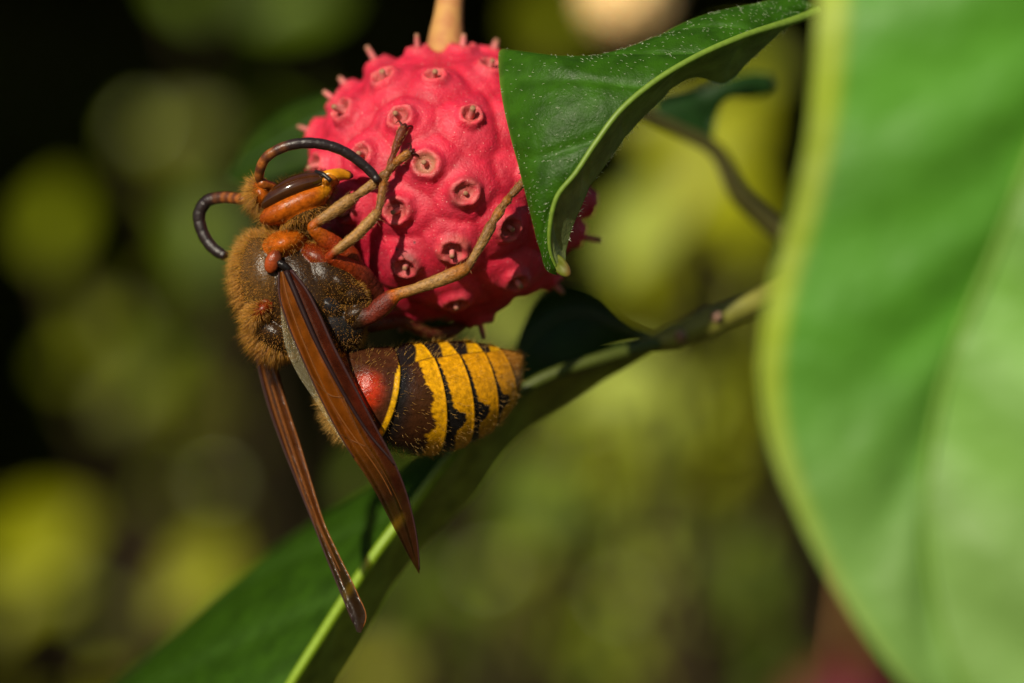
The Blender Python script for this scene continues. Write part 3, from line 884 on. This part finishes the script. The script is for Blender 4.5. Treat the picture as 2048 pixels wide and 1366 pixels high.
# fur
def sample(v, f, dens, leng, count, rg):
    q = np.array([x for x in f if len(x) == 4]); 
    a, b, c_, d_ = v[q[:, 0]], v[q[:, 1]], v[q[:, 2]], v[q[:, 3]]
    nr = np.cross(c_ - a, d_ - b); ar_ = np.linalg.norm(nr, axis=1); nr /= np.maximum(ar_, 1e-9)[:, None]
    w = ar_ * dens[q].mean(1); w /= w.sum()
    i = rg.choice(len(q), count, p=w)
    s, t = rg.random((count, 1)), rg.random((count, 1))
    p = lerp(lerp(a[i], b[i], s), lerp(d_[i], c_[i], s), t)
    return p, nr[i], leng[q[i, 0]]
rg = np.random.default_rng(5)
p, nr, ln = sample(bv, bf, bh, bl_, 26000, rg)
EYE = Blob(588, 376, -2.0, 2.7, 1.0, 1.5, 23, (0, 0, 0))
ok = EYE.q(p + nr * 0.2) > 1.0
p, nr, ln = p[ok], nr[ok], ln[ok]
cen = P(600, 560, 0)
flip = np.sign(((p - cen) * nr).sum(1)); 
ln = ln * rg.uniform(0.45, 1.15, len(p))
dr = nr + np.array([0, 0, -0.22]) + rg.normal(0, 0.22, nr.shape)
cc = GOLD * rg.uniform(0.55, 1.35, (len(p), 1)) * np.array([1, 1, 1]) + rg.normal(0, 0.015, (len(p), 3))
cc = cc * np.where((nr[:, 1] < -0.5) & (ln < 0.3), 1.15, 1.0)[:, None]
v1, f1, c1 = hairs(p, dr, ln, np.where(ln < 0.3, 0.0095, 0.0125), np.array([0, 0, -0.4]) + rg.normal(0, 0.3, nr.shape), np.clip(cc, 0.02, 1), rg)
fur = MB(); fur.add(v1, f1, c1)
# abdomen bristles: sparse on the back, denser and longer on the front plate
pdv = np.ones(len(av))
first = np.arange(len(av)) < 45 * NPH
dn = np.where(first, 0.5, 0.5) + 2.2 * sstep(P(720, 0)[0], P(670, 0)[0], av[:, 0])
le = np.where(first, 0.30, 0.46)
p, nr, ln = sample(av, af, dn, le, 2900, rg)
ctr = np.array([np.interp(p[:, 0], [P(690, 0)[0], P(1044, 0)[0]], [0.0, 5.0]), ]).T
flip = np.sign(((p - np.column_stack([p[:, 0], ctr[:, 0], np.full(len(p), P(0, 785)[2])])) * nr).sum(1))[:, None]
nr = nr * flip
left = sstep(P(760, 0)[0], P(690, 0)[0], p[:, 0])
ln = (ln + 0.75 * left) * rg.uniform(0.5, 1.2, len(p))
dr = nr * 0.9 + np.array([0.5, 0, 0]) * (1 - left[:, None]) + rg.normal(0, 0.2, nr.shape)
cc = np.array([0.62, 0.36, 0.08]) * rg.uniform(0.6, 1.3, (len(p), 1))
v1, f1, c1 = hairs(p, dr, ln, 0.009, np.array([0.3, 0, 0]) + rg.normal(0, 0.2, nr.shape), np.clip(cc, 0, 1), rg)
fur.add(v1, f1, c1)
v, f, c = fur.arrays()
part('fur', v, f, M['fur'], hornet, c, kind='stuff')

# compound eyes
def eye(px, py, y, ang, ra, rb, rd):
    b = Blob(px, py, y, ra, rb, rd, ang, (0, 0, 0))
    v, f = ellipsoid(b, 40, 56)
    # bean outline: bend upward at the ends
    l = (v - b.c) @ b.R.T
    l[:, 2] -= 0.05 * l[:, 0] ** 2
    return part('compound_eye', b.c + l @ b.R, f, M['eye'], hornet)
eye(588, 376, -2.0, 23, 2.5, 0.80, 1.15)
eye(600, 372, 0.7, 22, 2.35, 0.85, 1.1)
# mandibles
def mandible(y0, y1):
    pth = catmull(PP([(642, 358, y0), (662, 352, y0 - 0.1), (684, 349, lerp(y0, y1, .5)), (706, 352, y1)]), 24)
    v, f, row = tube(pth, np.interp(np.linspace(0, 1, 24), [0, 0.2, 0.6, 0.88, 1], [0.42, 0.45, 0.42, 0.30, 0.10]), 14, flat=0.7)
    c = lerp(YEL * np.array([0.78, 0.58, 1]), BLK, sstep(18.5, 21, row)[:, None])
    part('mandible', v, f, M['mandible'], hornet, c)
mandible(-1.9, -1.0); mandible(0.4, -0.2)
v, f, _ = tube(catmull(PP([(632, 344, -2.2), (648, 350, -2.7), (662, 362, -2.8)]), 12), 0.16, 8)
part('jaw_joint', v, f, M['antenna'], hornet, np.tile(BLK, (len(v), 1)))

# antennae
def antenna(path, scape, r0):
    pth = catmull(PP(path), 130)
    u = np.linspace(0, 1, 130)
    seg = (u * 11.5) % 1.0
    rad = r0 * np.interp(u, [0, 0.08, 0.5, 0.93, 0.985, 1], [0.75, 0.9, 1.0, 0.88, 0.72, 0.35]) * (1 - 0.05 * np.exp(-((seg - 0.02) / 0.06) ** 2) - 0.05 * np.exp(-((seg - 1.0) / 0.06) ** 2) + 0.03 * np.sin(seg * np.pi))
    v, f, row = tube(pth, rad, 16)
    mott = 0.5 + 0.5 * np.sin(row * 0.55)
    base_c = lerp(np.array([0.36, 0.11, 0.02]), np.array([0.10, 0.03, 0.012]), mott[:, None])
    c = lerp(base_c, np.array([0.022, 0.014, 0.014]), sstep(18, 55, row)[:, None])
    a = part('antenna', v, f, M['antenna'], hornet, c)
    sp_ = catmull(PP(scape), 20)
    v, f, _ = tube(sp_, np.interp(np.linspace(0, 1, 20), [0, 0.2, 0.85, 1], [0.32, 0.34, 0.36, 0.22]), 12)
    part('scape', v, f, M['antenna'], a, np.tile([0.30, 0.075, 0.008], (len(v), 1)))
antenna([(519, 362, -1.6), (519, 345, -2.2), (530, 318, -2.8), (568, 294, -3.2), (620, 286, -3.2), (680, 299, -3.0), (722, 326, -2.7), (747, 350, -2.6), (757, 364, -2.7)],
        [(548, 376, -1.0), (538, 372, -1.3), (527, 368, -1.6), (519, 360, -1.7)], 0.36)
antenna([(492, 400, 1.0), (470, 397, 1.8), (440, 396, 2.6), (413, 404, 3.0), (399, 427, 3.2), (404, 462, 3.2), (424, 494, 3.0), (452, 514, 2.6)],
        [(535, 392, 0.0), (515, 400, 0.4), (500, 402, 0.8), (490, 400, 1.0)], 0.42)

# tegula
b = Blob(546, 523, -2.95, 0.82, 0.52, 0.36, 68, RED)
v, f = ellipsoid(b, 24, 30); part('tegula', v, f, M['chitin'], hornet, lerp(np.array([0.30, 0.05, 0.010]), np.array([0.10, 0.02, 0.008]), sstep(-0.2, 0.45, (v - b.c)[:, 0])[:, None]))
b = Blob(568, 532, -3.05, 0.62, 0.28, 0.36, -35, BLK)
v, f = ellipsoid(b, 20, 26); part('wing_hinge', v, f, M['chitin'], hornet, np.tile(BLK, (len(v), 1)))

# legs
TAN = np.array([0.34, 0.175, 0.05]); AMB = np.array([0.36, 0.13, 0.02]); TBR = np.array([0.20, 0.085, 0.025]); TRD = np.array([0.16, 0.03, 0.012])
def leg(js, spurs=(), claws=None, tufts=True):
    """js: (px,py,y,r,col). y None = resting on the fruit skin"""
    pts, rad, col = [], [], []
    for (px, py, y, r_, c_) in js:
        if y is None: y = fruit_front(px, py) - r_ - 0.25
        if r_ < 0.345: r_ *= 1.18
        pts.append(P(px, py, y)); rad.append(r_); col.append(c_)
    pts = np.array(pts); ctl = np.column_stack([pts, rad, np.array(col)])
    # finely resample; linear in position keeps the joints crisp, then a light smoothing
    dd = np.concatenate([[0], np.cumsum(np.linalg.norm(np.diff(pts, axis=0), axis=1))])
    n_ = int(dd[-1] / 0.09); q = np.linspace(0, dd[-1], n_)
    a = np.column_stack([np.interp(q, dd, ctl[:, j]) for j in range(7)])
    for _ in range(3):
        a[1:-1, :4] = 0.25 * a[:-2, :4] + 0.5 * a[1:-1, :4] + 0.25 * a[2:, :4]
    a[1:-1, 3] *= 1 + 0.02 * np.sin(np.arange(n_ - 2) * 1.7) * np.sin(np.arange(n_ - 2) * 0.61 + 1)
    v, f, row = tube(a[:, :3], a[:, 3], 14, flat=0.85)
    mb = MB(); mb.add(v, f, a[row, 4:7])
    for (p0, p1, r_, c_) in spurs:
        v, f, _ = tube(catmull([P(*p0), (P(*p0) + P(*p1)) / 2 + [0.03, -0.03, 0.03], P(*p1)], 8), np.linspace(r_, 0.02, 8), 8)
        mb.add(v, f, c_)
    if claws:
        e = a[-1, :3]; t = a[-1, :3] - a[-6, :3]; t /= np.linalg.norm(t)
        sd = np.cross(t, [0, 1, 0]); sd /= np.linalg.norm(sd)
        for s in (-1, 1):
            v, f, _ = tube(catmull([e - t * 0.1, e + t * 0.25 + sd * s * 0.28, e + t * 0.35 + sd * s * 0.5 + [0, 0.2, 0], e + t * 0.15 + sd * s * 0.62 + [0, 0.45, 0]], 12), np.linspace(0.11, 0.02, 12), 8)
            mb.add(v, f, DRED * 0.4)
        v, f, _ = tube(catmull([e - t * 0.1, e + t * 0.2, e + t * 0.36 + [0, 0.1, 0]], 8), [0.1, 0.14, 0.17, 0.18, 0.17, 0.14, 0.1, 0.04], 8)
        mb.add(v, f, DRED * 0.5)
    v, f, c = mb.arrays()
    lg_ = part('leg', v, f, M['limb'], hornet, c)
    # fine bristles on shin and foot
    k0 = int(n_ * 0.35); i = rg.integers(k0, n_ - 2, 620)
    t, A, B = frames(a[:, :3]); an = rg.uniform(0, 6.283, len(i))
    o = A[i] * np.cos(an)[:, None] + B[i] * np.sin(an)[:, None]
    pp = a[i, :3] + o * a[i, 3:4] * 0.85
    v, f, c = hairs(pp, o * 0.5 + t[i] * 0.9 + rg.normal(0, 0.15, o.shape), rg.uniform(0.12, 0.3, len(i)) * np.where(rg.random(len(i)) < 0.12, 1.9, 1.0), 0.011, o * 0, np.tile([0.5, 0.29, 0.09], (len(i), 1)), rg)
    part('leg_hair', v, f, M['fur'], lg_, c, kind='stuff')
    return lg_
leg([(715, 560, -0.2, .85, DRED), (695, 512, -1.2, .80, RED), (655, 482, -2.0, .66, RED * 1.2), (634, 465, -2.5, .48, ORG), (624, 455, -2.7, .40, ORG), (630, 447, -2.8, .27, ORG),
     (645, 438, -2.8, .30, TAN), (678, 416, -2.7, .46, TAN), (698, 402, -2.6, .46, TAN), (707, 396, -2.5, .30, TAN), (713, 391, -2.5, .22, TBR),
     (722, 385, -2.4, .27, TAN), (748, 367, -2.3, .31, TAN), (757, 360, None, .20, TBR), (768, 350, None, .30, TBR), (774, 345, None, .17, TBR), (783, 336, None, .29, TBR), (787, 331, None, .17, TBR),
     (793, 324, None, .25, AMB), (812, 310, None, .29, AMB), (820, 305, None, .2, TBR)],
    [((703, 398, -2.8), (712, 408, -3.0), .06, TBR)], True)
leg([(748, 590, 0.4, .8, DRED), (722, 552, -0.9, .80, DRED), (690, 532, -1.9, .66, RED), (668, 520, -2.6, .46, RED * 1.2), (659, 514, -2.9, .38, RED * 1.2), (666, 507, -3.1, .26, RED),
     (678, 498, -3.2, .30, TAN * 1.15), (714, 470, -3.2, .42, TAN * 1.2), (744, 439, -3.1, .43, TAN), (753, 428, -3.0, .32, TAN), (757, 421, -2.9, .20, TBR),
     (760, 408, -2.9, .22, TBR), (766, 372, -2.6, .27, AMB * .8), (770, 360, None, .18, TBR), (775, 346, None, .26, TBR), (778, 341, None, .16, TBR), (783, 322, None, .25, TRD), (786, 312, None, .16, TRD),
     (790, 300, None, .22, TRD), (803, 266, None, .33, TRD), (807, 256, None, .26, TRD)],
    [((756, 438, -3.0), (773, 447, -3.0), .07, TRD), ((750, 440, -3.2), (762, 455, -3.3), .05, TRD)], True)
leg([(690, 640, -1.2, .85, BLK), (725, 634, -2.0, .75, DBR), (742, 632, -2.2, .55, DRED), (762, 614, -2.3, .70, DRED), (782, 596, -2.5, .60, DRED), (792, 590, -2.7, .44, ORG), (800, 587, -2.8, .34, AMB),
     (830, 578, -2.9, .36, TAN), (880, 560, -3.0, .46, TAN), (912, 547, -3.0, .50, AMB), (930, 538, -2.9, .42, AMB), (938, 530, -2.8, .25, TBR),
     (944, 520, -2.7, .22, TAN), (962, 490, -2.5, .27, TAN * .8), (982, 452, -2.4, .33, TBR), (986, 443, -2.3, .2, TBR), (996, 428, -2.2, .30, AMB), (1002, 418, -2.1, .28, TBR), (1006, 411, -2.0, .17, TBR),
     (1014, 402, -2.0, .27, AMB * .8), (1020, 393, None, .17, TBR), (1030, 382, None, .24, TBR), (1048, 362, None, .24, TBR)],
    [((935, 536, -2.9), (944, 548, -3.0), .06, TBR), ((985, 445, -2.4), (992, 455, -2.5), .05, TBR)], True)
# far legs
leg([(700, 560, 1.6, .8, DRED), (700, 500, 2.6, .7, RED), (660, 470, 3.4, .45, ORG), (690, 430, 3.8, .4, TAN), (712, 400, 3.6, .3, TAN), (735, 380, 3.0, .25, TBR), (752, 350, 2.2, .22, TBR)], (), None)
leg([(740, 600, 1.6, .8, DRED), (735, 570, 2.8, .7, DRED), (700, 545, 4.4, .45, RED), (720, 520, 5.4, .4, TAN), (745, 500, 5.6, .3, TBR), (760, 470, 5.0, .2, TBR)], (), None)
leg([(700, 650, 1.2, .8, BLK), (745, 645, 2.2, .7, DRED), (800, 640, 4.0, .5, DRED), (860, 668, 6.0, .4, DRED), (905, 664, 8.0, .42, DRED), (930, 648, 9.0, .3, TRD), (950, 610, 9.6, .25, TRD)], (), None)

# wings
def wing(name, A_, B_, waves, amp, mat, cols, n_=120, m_=26, curl=0.0):
    a = catmull(PP(A_), n_); b = catmull(PP(B_), n_)
    w = np.linspace(0, 1, m_)
    v = a[:, None] * (1 - w)[None, :, None] + b[:, None] * w[None, :, None]
    u = np.linspace(0, 1, n_)[:, None]
    env = np.sin(np.pi * np.clip(u, 0.03, 0.99)) ** 0.5
    rel = amp * np.sin(w[None] * np.pi * waves + 0.6 + 1.0 * u) * env - curl * np.sin(np.pi * w)[None] * env
    v = v + np.array([0.35, -1.0, 0.1])[None, None] * rel[:, :, None]
    c = np.array([[cols(x, y) for y in w] for x in u[:, 0]])
    return v, part(name, v.reshape(-1, 3), grid_faces(n_, m_), M[mat], hornet, c.reshape(-1, 3))
def veins(wobj, v, lst):
    for (pts, r0, r1, col) in lst:
        n_, m_ = v.shape[:2]
        uv = catmull(np.array([(x, y, 0) for x, y in pts]), 60)[:, :2]
        i = np.clip(uv[:, 0] * (n_ - 1), 0, n_ - 1.001); j = np.clip(uv[:, 1] * (m_ - 1), 0, m_ - 1.001)
        i0, j0 = i.astype(int), j.astype(int); fi, fj = (i - i0)[:, None], (j - j0)[:, None]
        p = lerp(lerp(v[i0, j0], v[i0, j0 + 1], fj), lerp(v[i0 + 1, j0], v[i0 + 1, j0 + 1], fj), fi)
        vv, ff_, _ = tube(p + [0, -0.02, 0], np.linspace(r0, r1, 60), 8)
        part('vein', vv, ff_, M['vein'], wobj, np.tile(col, (len(vv), 1)))
def wcol(x, y):
    base = lerp(np.array([0.30, 0.080, 0.005]), np.array([0.045, 0.016, 0.006]), float(sstep(0.45, 0.78, x)))
    return lerp(base, np.array([0.075, 0.012, 0.008]), float(sstep(0.62, 0.80, y)) * 0.9 * (1 - float(sstep(0.6, 0.85, x)) * 0.8))
VD = np.array([0.035, 0.014, 0.014]); VO = np.array([0.30, 0.10, 0.02])
# near hind wing first, then the fore wing over it
v, hw = wing('hind_wing', [(562, 560, -2.9), (562, 640, -3.1), (569, 690, -3.2), (594, 748, -3.2), (630, 803, -3.2), (658, 847, -3.2), (690, 892, -3.3)],
             [(578, 560, -3.0), (600, 640, -3.2), (622, 690, -3.3), (650, 748, -3.3), (680, 800, -3.4), (700, 842, -3.4), (712, 880, -3.4)], 2.5, 0.10, 'hind_wing', lambda x, y: np.array([0.4, 0.3, 0.15]))
v, fw = wing('forewing',
    [(556, 545, -3.3), (556, 590, -3.5), (572, 645, -3.7), (604, 722, -3.9), (642, 805, -4.0), (688, 890, -4.0), (738, 965, -3.8), (786, 1055, -3.4), (820, 1118, -3.0), (838, 1148, -2.8)],
    [(582, 540, -3.4), (612, 578, -3.7), (634, 620, -3.9), (665, 690, -4.1), (706, 770, -4.2), (752, 858, -4.2), (790, 930, -4.0), (816, 1000, -3.6), (835, 1090, -3.1), (839, 1146, -2.8)],
    4.2, 0.17, 'wing', wcol, 150, 40, 0.15)
veins(fw, v, [([(0, .98), (.3, .99), (.6, .99), (.99, .99)], .11, .05, VD), ([(0, .62), (.15, .60), (.35, .66), (.55, .80), (.66, .97)], .20, .08, VD * .5),
              ([(0, .35), (.2, .30), (.42, .30), (.6, .42), (.75, .5)], .06, .03, VO * .5), ([(0, .05), (.2, .02), (.4, .02), (.6, .02)], .06, .04, VD),
              ([(.33, .05), (.40, .35), (.42, .62)], .05, .04, VO * .4), ([(.52, .05), (.55, .3), (.58, .5)], .05, .03, VO * .4),
              ([(.42, .62), (.55, .55), (.68, .6), (.8, .7)], .05, .02, VO * .3)])
v, hw2 = wing('hind_wing', [(530, 640, 3.4), (560, 760, 3.2), (590, 870, 2.8), (622, 960, 2.2), (648, 1062, 1.8)],
              [(540, 640, 3.4), (545, 760, 3.2), (572, 870, 2.8), (602, 960, 2.2), (640, 1055, 1.8)], 2.0, 0.08, 'wing', lambda x, y: np.array([0.22, 0.09, 0.02]), 80, 16)
v, fw2 = wing('forewing',
    [(505, 640, 3.4), (512, 705, 3.2), (530, 790, 2.8), (560, 880, 2.3), (592, 962, 1.8), (625, 1045, 1.2), (658, 1130, 0.5), (690, 1208, -0.2), (714, 1264, -0.6)],
    [(530, 640, 3.2), (542, 715, 3.0), (570, 800, 2.5), (600, 890, 2.0), (624, 970, 1.4), (650, 1050, 0.8), (684, 1122, 0.1), (716, 1188, -0.5), (733, 1236, -0.8), (722, 1266, -0.7)],
    2.6, 0.10, 'wing', lambda x, y: lerp(np.array([0.12, 0.034, 0.004]), np.array([0.035, 0.015, 0.006]), float(sstep(0.6, 0.85, x))), 130, 26, 0.1)
veins(fw2, v, [([(0, .02), (.3, .02), (.6, .02), (.97, .02)], .10, .05, VD), ([(0, .35), (.3, .30), (.55, .2), (.7, .06)], .09, .04, VO * .5),
               ([(0, .97), (.3, .97), (.55, .98), (.98, .98)], .05, .03, VO * .8), ([(.2, .6), (.5, .55), (.8, .6)], .05, .02, VO * .7), ([(.55, .2), (.7, .5), (.85, .4)], .04, .02, VO * .5)])
